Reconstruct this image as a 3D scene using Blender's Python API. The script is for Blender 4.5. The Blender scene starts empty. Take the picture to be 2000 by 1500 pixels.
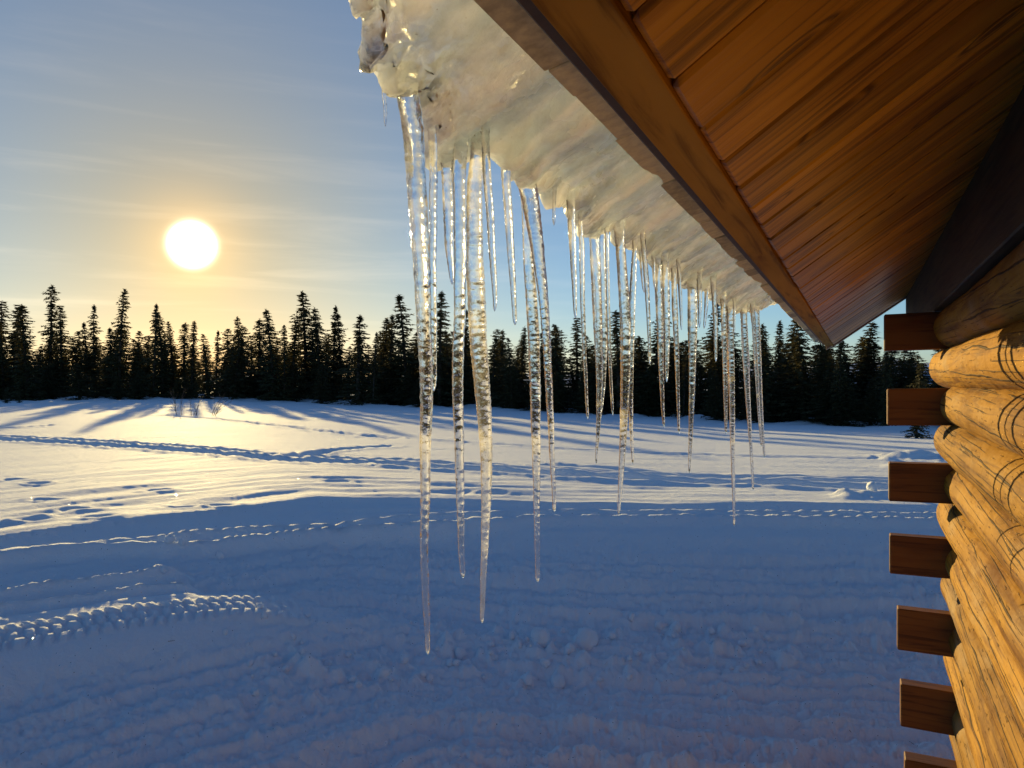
import bpy, math, random
import numpy as np
from mathutils import Vector, Matrix

R = math.radians
random.seed(7)
scene = bpy.context.scene
COL = scene.collection

# ------------------------------------------------------------------ camera
CAM_H = 2.2
F = 1500.0                      # focal length in photo pixels (2000 x 1500)
cam = bpy.data.cameras.new('camera')
cam.sensor_width = 36.0
cam.lens = 36.0 * F / 2000.0
cam.clip_start = 0.02
cam.clip_end = 20000.0
cam_o = bpy.data.objects.new('camera', cam)
COL.objects.link(cam_o)
cam_o.location = (0, 0, CAM_H)
cam_o.rotation_euler = (R(90), 0, 0)
scene.camera = cam_o

# ------------------------------------------------------------------ sun and sky
SUN_EL = math.atan2(272 / 1500, math.hypot(1, 625 / 1500))
SUN_AZ = math.atan2(-625, 1500)             # from +Y towards +X
TAN_EL = math.tan(SUN_EL)
sun_dir = Vector((math.sin(SUN_AZ) * math.cos(SUN_EL), math.cos(SUN_AZ) * math.cos(SUN_EL), math.sin(SUN_EL)))

SUN_STRENGTH = 5.0
SKY_STRENGTH = 0.078
EXPOSURE = 0.62

world = bpy.data.worlds.new('World')
scene.world = world
world.use_nodes = True
wn, wl = world.node_tree.nodes, world.node_tree.links
wn.clear()


def wmath(op, a, b=None, c=None, clamp=False):
    n = wn.new('ShaderNodeMath'); n.operation = op; n.use_clamp = clamp
    for i, v in enumerate((a, b, c)):
        if v is None:
            continue
        if isinstance(v, (int, float)):
            n.inputs[i].default_value = v
        else:
            wl.new(v, n.inputs[i])
    return n.outputs[0]


sky = wn.new('ShaderNodeTexSky')
sky.sky_type = 'NISHITA'
sky.sun_disc = False
sky.sun_elevation = SUN_EL
sky.sun_rotation = SUN_AZ
sky.altitude = 100
sky.air_density = 1.0
sky.dust_density = 0.1
sky.ozone_density = 4.0
bg_sky = wn.new('ShaderNodeBackground')
bg_sky.inputs['Strength'].default_value = SKY_STRENGTH

tc = wn.new('ShaderNodeTexCoord')
dotn = wn.new('ShaderNodeVectorMath'); dotn.operation = 'DOT_PRODUCT'
nrm = wn.new('ShaderNodeVectorMath'); nrm.operation = 'NORMALIZE'
wl.new(tc.outputs['Generated'], nrm.inputs[0])
wl.new(nrm.outputs[0], dotn.inputs[0])
dotn.inputs[1].default_value = sun_dir
ang = wmath('ARCCOSINE', wmath('MINIMUM', dotn.outputs['Value'], 1.0))
angd = wmath('MULTIPLY', ang, 180 / math.pi)
sep = wn.new('ShaderNodeSeparateXYZ'); wl.new(nrm.outputs[0], sep.inputs[0])

# thin haze streaks low in the sky
mp = wn.new('ShaderNodeMapping'); mp.inputs['Scale'].default_value = (2.2, 2.2, 26.0)
mp.inputs['Rotation'].default_value = (0, R(2), 0)
wl.new(nrm.outputs[0], mp.inputs[0])
cn = wn.new('ShaderNodeTexNoise'); cn.inputs['Scale'].default_value = 1.6; cn.inputs['Detail'].default_value = 5
cn.inputs['Roughness'].default_value = 0.55; cn.inputs['Distortion'].default_value = 0.4
wl.new(mp.outputs[0], cn.inputs['Vector'])
streak = wn.new('ShaderNodeMapRange'); streak.interpolation_type = 'SMOOTHSTEP'
wl.new(cn.outputs['Fac'], streak.inputs['Value'])
streak.inputs['From Min'].default_value = 0.46; streak.inputs['From Max'].default_value = 0.75


def glow(expr, col, strength):
    b = wn.new('ShaderNodeBackground')
    b.inputs['Color'].default_value = (*col, 1)
    wl.new(wmath('MULTIPLY', expr, strength), b.inputs['Strength'])
    return b.outputs[0]


def add(a, b):
    n = wn.new('ShaderNodeAddShader'); wl.new(a, n.inputs[0]); wl.new(b, n.inputs[1]); return n.outputs[0]


def expo(deg, p):
    x = wmath('DIVIDE', angd, deg)
    if p != 1:
        x = wmath('POWER', x, p)
    return wmath('EXPONENT', wmath('MULTIPLY', x, -1.0))


tint = wn.new('ShaderNodeMix'); tint.data_type = 'RGBA'
tint.inputs[6].default_value = (.90, 1.0, 1.10, 1); tint.inputs[7].default_value = (1.0, .60, .24, 1)
wl.new(expo(21.0, 1.3), tint.inputs[0])
mulc = wn.new('ShaderNodeMix'); mulc.data_type = 'RGBA'; mulc.blend_type = 'MULTIPLY'; mulc.inputs[0].default_value = 1.0
wl.new(sky.outputs[0], mulc.inputs[6]); wl.new(tint.outputs[2], mulc.inputs[7])
wl.new(mulc.outputs[2], bg_sky.inputs['Color'])
horizon = wmath('EXPONENT', wmath('MULTIPLY', wmath('MAXIMUM', sep.outputs['Z'], 0.0), -4.5))
out = bg_sky.outputs[0]
out = add(out, glow(expo(.70, 2.0), (1.0, 0.88, 0.60), 130.0))
out = add(out, glow(expo(3.2, 2.0), (1.0, 0.50, 0.10), 0.26))
out = add(out, glow(expo(13.0, 1.2), (1.0, 0.52, 0.18), 0.10))
out = add(out, glow(expo(42.0, 1.0), (.92, 0.98, 1.0), 0.05))
out = add(out, glow(wmath('MULTIPLY', wmath('POWER', horizon, 3.0), expo(34.0, 1.5)), (1.0, .52, .18), .20))
st = wmath('MULTIPLY', wmath('MULTIPLY', streak.outputs[0], horizon), expo(30.0, 1.0))
out = add(out, glow(st, (1.0, 0.74, 0.44), 0.20))
wo = wn.new('ShaderNodeOutputWorld')
wl.new(out, wo.inputs['Surface'])

sun = bpy.data.lights.new('sun', 'SUN')
sun.energy = SUN_STRENGTH
sun.angle = R(0.55)
sun.color = (1.0, 0.74, 0.29)
sun_o = bpy.data.objects.new('sun', sun)
COL.objects.link(sun_o)
sun_o.rotation_euler = (-sun_dir).to_track_quat('-Z', 'Y').to_euler()
sun_o.location = sun_dir * 50

scene.view_settings.view_transform = 'Standard'
scene.view_settings.look = 'None'
scene.view_settings.exposure = EXPOSURE
scene.view_settings.gamma = 1
scene.view_settings.use_curve_mapping = False
scene.render.engine = 'CYCLES'
cy = scene.cycles
cy.use_denoising = True
cy.use_adaptive_sampling = True
cy.adaptive_threshold = 0.015
cy.max_bounces = 16
cy.transmission_bounces = 14
cy.glossy_bounces = 6
cy.diffuse_bounces = 5
cy.caustics_reflective = False
cy.caustics_refractive = False
cy.blur_glossy = 0.3
cy.sample_clamp_indirect = 14.0

# ------------------------------------------------------------------ helpers
TH = math.atan2(675, 1500)                       # the eave and wall run this far right of the view axis
D3 = np.array([math.sin(TH), math.cos(TH), 0.0])    # along the wall, away from the camera
N3 = np.array([math.cos(TH), -math.sin(TH), 0.0])   # towards the wall
Z3 = np.array([0, 0, 1.0])


def P(t, s, h):
    return D3 * t + N3 * s + Z3 * (CAM_H + h)


def ray(px, py):
    return np.array([(px - 1000) / F, 1.0, (750 - py) / F])


def on_plane_s(px, py, s):
    r = ray(px, py)
    k = s / float(r @ N3)
    q = r * k
    return float(q @ D3), s, float(q[2]), float(q[1])       # t, s, h, depth


def mesh_from(name, verts, faces, smooth=False):
    m = bpy.data.meshes.new(name)
    m.from_pydata([tuple(map(float, v)) for v in verts], [], faces)
    m.update()
    if smooth:
        m.polygons.foreach_set('use_smooth', [True] * len(m.polygons))
    return m


def np_mesh(name, V, Q, smooth=True):
    m = bpy.data.meshes.new(name)
    V = np.asarray(V, dtype=np.float32); Q = np.asarray(Q, dtype=np.int32)
    k = Q.shape[1]
    m.vertices.add(len(V)); m.vertices.foreach_set('co', V.ravel())
    m.loops.add(Q.size); m.loops.foreach_set('vertex_index', Q.ravel())
    m.polygons.add(len(Q))
    m.polygons.foreach_set('loop_start', np.arange(0, Q.size, k, dtype=np.int32))
    m.polygons.foreach_set('loop_total', np.full(len(Q), k, dtype=np.int32))
    m.polygons.foreach_set('use_smooth', np.full(len(Q), smooth))
    m.update(calc_edges=True)
    m.validate()
    return m


def link(name, mesh, mat=None, parent=None, label=None, cat=None, group=None, kind=None):
    o = bpy.data.objects.new(name, mesh)
    COL.objects.link(o)
    if mat is not None and mesh is not None and not mesh.materials:
        mesh.materials.append(mat)
    if parent is not None:
        o.parent = parent
    for k, v in (('label', label), ('category', cat), ('group', group), ('kind', kind)):
        if v:
            o[k] = v
    return o


def empty(name, loc, label, cat, group=None):
    o = link(name, None, label=label, cat=cat, group=group)
    o.location = loc
    o.empty_display_size = 0.1
    return o


def wood_attr(m, W):
    at = m.attributes.new('wood', 'FLOAT_VECTOR', 'POINT')
    at.data.foreach_set('vector', np.asarray(W, dtype=np.float32).ravel())


def box_tsh(t0, t1, s0, s1, h0, h1, slope=0.0, grain='D', bevel=0.002):
    """box in wall coordinates; slope raises h with s (roof pitch). Bevelled by inset rings."""
    vs = []
    b = min(bevel, (t1 - t0) * .3, abs(s1 - s0) * .3, (h1 - h0) * .3)
    # 24-vertex chamfered box
    xs = [(t0, t1), (s0, s1), (h0, h1)]
    idx = {}
    for a in range(3):
        for i in (0, 1):
            for j in (0, 1):
                for k in (0, 1):
                    c = [xs[0][i], xs[1][j], xs[2][k]]
                    sg = [1 if i == 0 else -1, 1 if j == 0 else -1, 1 if k == 0 else -1]
                    for q in range(3):
                        if q != a:
                            c[q] += sg[q] * b
                    idx[(a, i, j, k)] = len(vs)
                    vs.append(c)
    fs = []
    for a in range(3):
        o1, o2 = [q for q in range(3) if q != a]
        for side in (0, 1):
            ring = []
            for (p, q) in ((0, 0), (1, 0), (1, 1), (0, 1)):
                key = [0, 0, 0]; key[a] = side; key[o1] = p; key[o2] = q
                ring.append(idx[(a, *key)])
            fs.append(ring)
    for a in range(3):          # edge chamfers run along axis a
        o1, o2 = [q for q in range(3) if q != a]
        for p in (0, 1):
            for q in (0, 1):
                ks = []
                for e in (0, 1):
                    key = [0, 0, 0]; key[a] = e; key[o1] = p; key[o2] = q
                    ks.append(tuple(key))
                fs.append([idx[(o1, *ks[0])], idx[(o1, *ks[1])], idx[(o2, *ks[1])], idx[(o2, *ks[0])]])
    for i in (0, 1):
        for j in (0, 1):
            for k in (0, 1):
                fs.append([idx[(0, i, j, k)], idx[(1, i, j, k)], idx[(2, i, j, k)]])
    out = [P(c[0], c[1], c[2] + slope * (c[1] - s0)) for c in vs]
    m = mesh_from('piece', out, fs)
    import bmesh
    bm = bmesh.new(); bm.from_mesh(m); bmesh.ops.recalc_face_normals(bm, faces=bm.faces[:]); bm.to_mesh(m); bm.free()
    k_ = math.hypot(1, slope)
    wood_attr(m, [(c[0], c[1] * k_, c[2]) if grain == 'D' else (c[1] * k_, c[0], c[2]) for c in vs])
    return m


def perm_hash(ix, iy, seed):
    h = (ix.astype(np.int64) * 374761393 + iy.astype(np.int64) * 668265263 + seed * 1442695041) & 0xffffffff
    h = ((h ^ (h >> 13)) * 1274126177) & 0xffffffff
    return ((h ^ (h >> 16)) & 0xffff) / 65535.0


def perlin(x, y, seed=0):
    x0 = np.floor(x); y0 = np.floor(y)
    fx = x - x0; fy = y - y0
    ux = fx * fx * fx * (fx * (fx * 6 - 15) + 10); uy = fy * fy * fy * (fy * (fy * 6 - 15) + 10)

    def g(ix, iy, dx, dy):
        a = perm_hash(ix, iy, seed) * 2 * np.pi
        return np.cos(a) * dx + np.sin(a) * dy
    n00 = g(x0, y0, fx, fy); n10 = g(x0 + 1, y0, fx - 1, fy)
    n01 = g(x0, y0 + 1, fx, fy - 1); n11 = g(x0 + 1, y0 + 1, fx - 1, fy - 1)
    return ((n00 * (1 - ux) + n10 * ux) * (1 - uy) + (n01 * (1 - ux) + n11 * ux) * uy) * 1.5


def fbm(x, y, octv=4, seed=0, gain=0.5):
    v = 0; a = 1.0; tot = 0
    for i in range(octv):
        v = v + a * perlin(x * 2 ** i + 17.3 * i, y * 2 ** i - 9.1 * i, seed + i)
        tot += a; a *= gain
    return v / tot


def sstep(a, b, x):
    q = np.clip((x - a) / (b - a), 0, 1)
    return q * q * (3 - 2 * q)


# ------------------------------------------------------------------ materials
def new_mat(name):
    m = bpy.data.materials.new(name)
    m.use_nodes = True
    nt = m.node_tree
    b = nt.nodes['Principled BSDF']
    return m, nt, b, nt.nodes['Material Output']


class NT:
    def __init__(self, nt):
        self.n = nt.nodes; self.l = nt.links

    def node(self, kind, **kw):
        n = self.n.new(kind)
        ins = kw.pop('ins', {})
        for k, v in kw.items():
            setattr(n, k, v)
        for k, v in ins.items():
            if hasattr(v, 'is_linked') or isinstance(v, bpy.types.NodeSocket):
                self.l.new(v, n.inputs[k])
            else:
                n.inputs[k].default_value = v
        return n

    def coord(self, which='Object'):
        return self.node('ShaderNodeTexCoord').outputs[which]

    def mapping(self, vec, scale=(1, 1, 1), rot=(0, 0, 0), loc=(0, 0, 0)):
        return self.node('ShaderNodeMapping', ins={'Vector': vec, 'Scale': scale, 'Rotation': rot, 'Location': loc}).outputs[0]

    def noise(self, vec, scale, detail=4, rough=.5, dist=0.0):
        return self.node('ShaderNodeTexNoise', ins={'Vector': vec, 'Scale': scale, 'Detail': detail, 'Roughness': rough, 'Distortion': dist}).outputs['Fac']

    def math(self, op, a, b=0.0, clamp=False):
        return self.node('ShaderNodeMath', operation=op, use_clamp=clamp, ins={0: a, 1: b}).outputs[0]

    def rng(self, v, a, b, c=0.0, d=1.0, smooth=True):
        n = self.node('ShaderNodeMapRange', ins={'Value': v, 'From Min': a, 'From Max': b, 'To Min': c, 'To Max': d})
        if smooth:
            n.interpolation_type = 'SMOOTHSTEP'
        return n.outputs[0]

    def mix(self, f, a, b):
        n = self.node('ShaderNodeMix', data_type='RGBA')
        for i, v in ((0, f), (6, a), (7, b)):
            if isinstance(v, bpy.types.NodeSocket):
                self.l.new(v, n.inputs[i])
            elif i == 0:
                n.inputs[i].default_value = v
            else:
                n.inputs[i].default_value = (*v, 1) if len(v) == 3 else v
        return n.outputs[2]

    def bump(self, height, strength, dist, normal=None):
        ins = {'Height': height, 'Strength': strength, 'Distance': dist}
        if normal is not None:
            ins['Normal'] = normal
        return self.node('ShaderNodeBump', ins=ins).outputs[0]


def snow_material():
    m, nt, b, out = new_mat('snow')
    T = NT(nt)
    co = T.node('ShaderNodeNewGeometry').outputs['Position']
    fine = T.noise(co, 75, 7, .72)
    mid = T.noise(co, 9, 5, .6)
    h = T.math('ADD', T.math('MULTIPLY', fine, .6), mid)
    nrm_ = T.bump(h, .8, .025)
    # a little crystal glitter: tiny cells with slightly turned facets
    tint = T.mix(T.noise(co, 1.3, 4), (.83, .88, .95), (.88, .92, .96))
    dirt = T.rng(T.noise(co, 34, 3, .7), .70, .76)
    near = T.rng(T.node('ShaderNodeVectorMath', operation='DISTANCE', ins={0: co, 1: (2.0, 2.0, 0)}).outputs['Value'], 2.0, 4.2, 1, 0)
    tint = T.mix(T.math('MULTIPLY', T.math('MULTIPLY', dirt, near), .55), tint, (.16, .13, .10))
    nt.links.new(tint, b.inputs['Base Color'])
    b.inputs['Roughness'].default_value = .78
    b.inputs['Specular IOR Level'].default_value = .06
    vor = T.node('ShaderNodeTexVoronoi', ins={'Vector': co, 'Scale': 75.0})
    wn_ = T.node('ShaderNodeTexWhiteNoise', ins={'Vector': vor.outputs['Color']})
    g = T.rng(T.node('ShaderNodeSeparateXYZ', ins={0: vor.outputs['Color']}).outputs[0], .985, .988)
    spot = T.rng(vor.outputs['Distance'], .22, .30, 1, 0)
    g = T.math('MULTIPLY', g, spot)
    fac_n = T.node('ShaderNodeVectorMath', operation='SUBTRACT', ins={0: wn_.outputs['Color'], 1: (.5, .5, .5)})
    geo = T.node('ShaderNodeNewGeometry')
    pert = T.node('ShaderNodeVectorMath', operation='MULTIPLY_ADD', ins={0: fac_n.outputs[0], 1: (1.5, 1.5, .6), 2: geo.outputs['Normal']})
    pn = T.node('ShaderNodeVectorMath', operation='NORMALIZE', ins={0: pert.outputs[0]}).outputs[0]
    gl = T.node('ShaderNodeBsdfGlossy', ins={'Roughness': .12, 'Normal': pn, 'Color': (.9, .9, .9, 1)})
    mixs = T.node('ShaderNodeMixShader', ins={0: g, 1: b.outputs[0], 2: gl.outputs[0]})
    nt.links.new(nrm_, b.inputs['Normal'])
    nt.links.new(mixs.outputs[0], out.inputs['Surface'])
    return m


def wood_material(name, c_dark, c_mid, c_light, axis_rot, grain=1.0, crack=0.0, rough=.6, knots=0.0, grey=0.0, spec=.3):
    """coordinates: object space turned so X runs along the grain"""
    m, nt, b, out = new_mat(name)
    T = NT(nt)
    rnd = T.node('ShaderNodeObjectInfo').outputs['Random']
    off = T.node('ShaderNodeCombineXYZ', ins={0: T.math('MULTIPLY', rnd, 37.0), 1: T.math('MULTIPLY', rnd, 91.0), 2: T.math('MULTIPLY', rnd, 53.0)}).outputs[0]
    m1 = T.node('ShaderNodeAttribute', attribute_name='wood').outputs['Vector']
    v = T.node('ShaderNodeVectorMath', operation='ADD', ins={0: m1, 1: off}).outputs[0]
    g1 = T.noise(T.mapping(v, scale=(3, 55, 55)), 1.0 * grain, 6, .6, .6)
    g2 = T.noise(T.mapping(v, scale=(1.2, 14, 14)), 1.0 * grain, 4, .55, 1.0)
    patch = T.noise(T.mapping(v, scale=(2.0, 6, 6)), 1.0, 3)
    c = T.mix(T.rng(g2, .32, .68), c_mid, c_light)
    c = T.mix(T.rng(g1, .46, .68, 0, .85), c, c_dark)
    c = T.mix(T.rng(patch, .5, .72, 0, .5), c, c_dark)
    br = T.rng(rnd, 0, 1, .72, 1.12, False)
    c = T.node('ShaderNodeVectorMath', operation='SCALE', ins={0: c, 'Scale': br}).outputs[0]
    height = T.math('MULTIPLY', g1, .5)
    if grey > 0:
        gp = T.noise(T.mapping(v, scale=(1.6, 5, 5), loc=(3, 8, 1)), 1.0, 4, .6)
        c = T.mix(T.math('MULTIPLY', T.rng(gp, .50, .70), grey), c, (.34, .25, .15))
    if knots > 0:
        vo = T.node('ShaderNodeTexVoronoi', voronoi_dimensions='2D', ins={'Vector': T.mapping(v, scale=(3.0, 9.0, 9.0)), 'Scale': 1.0, 'Randomness': .95})
        k = T.rng(vo.outputs['Distance'], .06, .13, 1, 0)
        ring = T.rng(T.math('ABSOLUTE', T.math('SUBTRACT', vo.outputs['Distance'], .15)), .0, .04, 1, 0)
        sel = T.rng(T.node('ShaderNodeSeparateXYZ', ins={0: vo.outputs['Color']}).outputs[1], .40, .42)
        c = T.mix(T.math('MULTIPLY', T.math('MULTIPLY', k, sel), knots * .8), c, (.10, .035, .012))
        c = T.mix(T.math('MULTIPLY', T.math('MULTIPLY', ring, sel), knots * .8), c, (.06, .02, .008))
    if crack > 0:
        sx_ = T.node('ShaderNodeSeparateXYZ', ins={0: v})
        def checks(freq, seed_, w0, w1, m0, m1_, helix):
            wob_ = T.noise(T.mapping(v, scale=(2.4, 3, 3), loc=(seed_, 0, 0)), 1.0, 3, .5)
            y_ = T.math('ADD', T.math('ADD', T.math('MULTIPLY', sx_.outputs[1], freq), T.math('MULTIPLY', wob_, .45)), T.math('MULTIPLY', sx_.outputs[0], helix))
            vo = T.node('ShaderNodeTexVoronoi', voronoi_dimensions='1D', feature='DISTANCE_TO_EDGE', ins={'W': y_, 'Scale': 1.0})
            wid = T.rng(T.noise(T.mapping(v, scale=(2.6, 14, 14), loc=(seed_, 4, 1)), 1.0, 4, .6), m0, m1_, 0, 1)
            wv = T.math('ADD', T.math('MULTIPLY', wid, w1), w0)
            return T.math('MULTIPLY', T.rng(T.math('DIVIDE', vo.outputs['Distance'], wv), .45, 1.0, 1, 0), T.rng(wid, .02, .2))
        ck = T.math('MAXIMUM', checks(11.0, 3.0, .006, .042, .40, .66, .35), T.math('MULTIPLY', checks(38.0, 9.0, .012, .070, .43, .66, .8), .85))
        dash = T.rng(T.noise(T.mapping(v, scale=(14, 110, 110)), 1.0, 2), .65, .72)
        c = T.mix(T.math('MULTIPLY', ck, .82), c, (.02, .010, .004))
        c = T.mix(T.math('MULTIPLY', dash, .6), c, (.05, .022, .008))
        height = T.math('SUBTRACT', height, T.math('ADD', T.math('MULTIPLY', ck, 1.6), T.math('MULTIPLY', dash, .5)))
        lump = T.noise(T.mapping(v, scale=(7, 12, 12)), 1.0, 3)
        height = T.math('ADD', height, T.math('MULTIPLY', lump, 2.2))
    nt.links.new(c, b.inputs['Base Color'])
    b.inputs['Roughness'].default_value = rough
    b.inputs['Specular IOR Level'].default_value = spec
    nt.links.new(T.bump(height, .8, .008 if crack > 0 else .005), b.inputs['Normal'])
    return m


def foliage_material():
    m, nt, b, out = new_mat('spruce_needles')
    T = NT(nt)
    rnd = T.node('ShaderNodeObjectInfo').outputs['Random']
    co = T.coord('Object')
    n = T.noise(co, 3.0, 3)
    c = T.mix(T.rng(n, .35, .7), (.032, .036, .016), (.062, .062, .026))
    c = T.mix(T.math('MULTIPLY', rnd, .5), c, (.050, .042, .018))
    nt.links.new(c, b.inputs['Base Color'])
    b.inputs['Roughness'].default_value = .7
    b.inputs['Specular IOR Level'].default_value = .2
    tr = T.node('ShaderNodeBsdfTranslucent', ins={'Color': (.14, .11, .03, 1)})
    mx = T.node('ShaderNodeMixShader', ins={0: .12, 1: b.outputs[0], 2: tr.outputs[0]})
    nt.links.new(mx.outputs[0], out.inputs['Surface'])
    return m


def simple(name, col, rough=.7, var=.25, scale=20, bump=.2, metal=0.0):
    m, nt, b, out = new_mat(name)
    T = NT(nt)
    co = T.coord('Object')
    n = T.noise(co, scale, 5, .6)
    rnd = T.node('ShaderNodeObjectInfo').outputs['Random']
    f = T.math('ADD', T.math('MULTIPLY', n, .7), T.math('MULTIPLY', rnd, .4))
    lo = tuple(c * (1 - var) for c in col); hi = tuple(c * (1 + var) for c in col)
    nt.links.new(T.mix(T.rng(f, .2, .85), lo, hi), b.inputs['Base Color'])
    b.inputs['Roughness'].default_value = rough
    b.inputs['Metallic'].default_value = metal
    nt.links.new(T.bump(n, bump, .004), b.inputs['Normal'])
    return m


def icicle_material(name='clear_ice', cloud=.28, lo=.54, base=.01):
    m, nt, b, out = new_mat(name)
    T = NT(nt)
    co = T.coord('Object')
    b.inputs['Base Color'].default_value = (.985, .985, .975, 1)
    b.inputs['Roughness'].default_value = .012
    b.inputs['IOR'].default_value = 1.31
    b.inputs['Transmission Weight'].default_value = 1.0
    n = T.noise(T.mapping(co, scale=(260, 260, 130)), 1.0, 3, .6)
    nt.links.new(T.bump(n, .8, .0011), b.inputs['Normal'])
    # cloudy bubbles frozen in, in short patches
    p = T.noise(T.mapping(co, scale=(55, 55, 22)), 1.0, 4, .7)
    f = T.rng(p, lo, lo + .22, base, cloud)
    milk = T.node('ShaderNodeBsdfTranslucent', ins={'Color': (.88, .86, .80, 1)})
    mx = T.node('ShaderNodeMixShader', ins={0: f, 1: b.outputs[0], 2: milk.outputs[0]})
    nt.links.new(mx.outputs[0], out.inputs['Surface'])
    return m


def ice_sheet_material():
    m, nt, b, out = new_mat('milky_ice')
    T = NT(nt)
    co = T.coord('Object')
    rot = (0, 0, TH)        # x -> across the eave, y -> along the eave
    v = T.mapping(co, rot=rot)
    n1 = T.noise(v, 26, 5, .6)
    n2 = T.noise(v, 140, 4, .65)
    st = T.noise(T.mapping(v, scale=(3, 22, 3)), 1.0, 3)
    c = T.mix(T.rng(n1, .3, .7), (.82, .93, .98), (.90, .98, 1.0))
    c = T.mix(T.rng(st, .40, .62, 0, .8), c, (.60, .70, .74))
    speck = T.rng(T.noise(v, 210, 2, .5), .73, .77)
    c = T.mix(T.math('MULTIPLY', speck, .5), c, (.22, .18, .13))
    nt.links.new(c, b.inputs['Base Color'])
    b.inputs['Roughness'].default_value = .09
    b.inputs['IOR'].default_value = 1.31
    b.inputs['Subsurface Weight'].default_value = 1.0
    b.inputs['Subsurface Radius'].default_value = (1.0, 1.0, 1.0)
    b.inputs['Subsurface Scale'].default_value = .09
    h = T.math('ADD', n1, T.math('MULTIPLY', n2, .35))
    bn = T.bump(h, .6, .005)
    nt.links.new(bn, b.inputs['Normal'])
    vf = T.node('ShaderNodeTexVoronoi', ins={'Vector': v, 'Scale': 150.0})
    fo = T.node('ShaderNodeVectorMath', operation='SUBTRACT', ins={0: vf.outputs['Color'], 1: (.5, .5, .5)})
    fa = T.node('ShaderNodeVectorMath', operation='MULTIPLY_ADD', ins={0: fo.outputs[0], 1: (.55, .55, .55), 2: bn})
    facet = T.node('ShaderNodeVectorMath', operation='NORMALIZE', ins={0: fa.outputs[0]}).outputs[0]
    gl = T.node('ShaderNodeBsdfGlass', ins={'Color': (.97, .97, .95, 1), 'Roughness': T.rng(T.noise(v, 14, 3), .4, .6, .05, .30), 'IOR': 1.31, 'Normal': facet})
    attr = T.node('ShaderNodeAttribute', attribute_name='clear')
    f = T.math('MULTIPLY', T.rng(T.noise(T.mapping(v, scale=(1, 1.8, 1)), 24, 6, .68), .48, .60), attr.outputs['Fac'])
    mx = T.node('ShaderNodeMixShader', ins={0: T.math('ADD', T.math('MULTIPLY', f, .45), T.rng(T.noise(v, 9, 5, .6), .38, .66, .10, .44)), 1: b.outputs[0], 2: gl.outputs[0]})
    nt.links.new(mx.outputs[0], out.inputs['Surface'])
    return m


ROT_D = (0, 0, TH - R(90) + 0.0)     # placeholder, set below
# Mapping node rotates the vector; to bring D onto +X rotate by -(angle of D)
ang_D = math.atan2(D3[1], D3[0])
ang_N = math.atan2(N3[1], N3[0])
M_snow = snow_material()
M_log = wood_material('peeled_log', (.12, .042, .004), (.30, .142, .010), (.38, .192, .017), (0, 0, -ang_D), grain=.62, crack=1.0, rough=.75, grey=.5, knots=.35, spec=.15)
M_soffit = wood_material('soffit_pine', (.11, .034, .003), (.52, .235, .015), (.68, .345, .026), (0, 0, -ang_N), grain=.7, rough=.42, knots=1.0, spec=.4)
M_fascia = wood_material('fascia_pine', (.15, .070, .010), (.42, .225, .026), (.52, .295, .040), (0, 0, -ang_D), grain=.7, rough=.8, spec=.08)
M_barge = wood_material('weathered_board', (.13, .075, .04), (.28, .165, .085), (.38, .25, .15), (0, 0, -ang_N), grain=1.0, rough=.5, grey=.7)
M_tenon = wood_material('stained_timber', (.07, .022, .004), (.17, .060, .009), (.22, .088, .014), (0, 0, -ang_N), grain=1.0, rough=.6)
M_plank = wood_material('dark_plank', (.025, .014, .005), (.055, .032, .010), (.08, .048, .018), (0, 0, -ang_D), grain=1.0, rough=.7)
M_needle = foliage_material()
M_bark = simple('spruce_bark', (.060, .042, .030), .9, .35, 25, .5)
M_twig = simple('bare_twig', (.10, .06, .04), .8)
M_shingle = simple('shingle_edge', (.62, .63, .38), .8, .45, 60, .4)
M_flash = simple('dark_flashing', (.055, .045, .035), .6, .35, 30, .3)
M_deck = simple('roof_deck', (.10, .07, .05), .8)
M_ice = icicle_material()
M_cloudy = icicle_material('cloudy_ice', .34, .46, .05)
M_sheet = ice_sheet_material()

# ------------------------------------------------------------------ ground
UA = np.array([math.sin(SUN_AZ), math.cos(SUN_AZ)])        # horizontal direction to the sun
UB = np.array([math.cos(SUN_AZ), -math.sin(SUN_AZ)])
FIELD_Z = 0.97


def px_on_z(px, py, z):
    r = ray(px, py); k = (z - CAM_H) / r[2]
    return np.array([r[0] * k, k])


crest_px = [(-700, 1165), (-350, 1105), (0, 1046), (150, 1026), (300, 1008), (450, 990), (620, 969), (800, 971), (1000, 978), (1300, 983), (1750, 986), (2300, 988), (3000, 990)]
cr = np.array([px_on_z(x, y, FIELD_Z) for x, y in crest_px])
cu, cv_ = cr @ UB, cr @ UA
order = np.argsort(cu); cu, cv_ = cu[order], cv_[order]


def crest_k(x, y):
    u = x * UB[0] + y * UB[1]; v = x * UA[0] + y * UA[1]
    vc = np.interp(u, cu, cv_)
    lo = u < cu[0]; hi = u > cu[-1]
    vc = np.where(lo, cv_[0] + (u - cu[0]) * .4, vc)
    vc = np.where(hi, cv_[-1] - (u - cu[-1]) * .35, vc)
    vc = vc + .05 * perlin(u * 1.7, u * 0 + 3.3, 5) + .02 * perlin(u * 6.0, u * 0 + 1.3, 6)
    return vc - v, u


FE_PX = np.array([-900, 0, 400, 700, 1000, 1200, 1400, 1600, 1800, 2100, 3000])
FE_Y = np.array([792, 784, 779, 792, 801, 812, 824, 830, 838, 842, 842])
FE_D = np.array([58, 62, 62, 56, 50, 45, 41, 37, 33, 30, 28])


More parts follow.
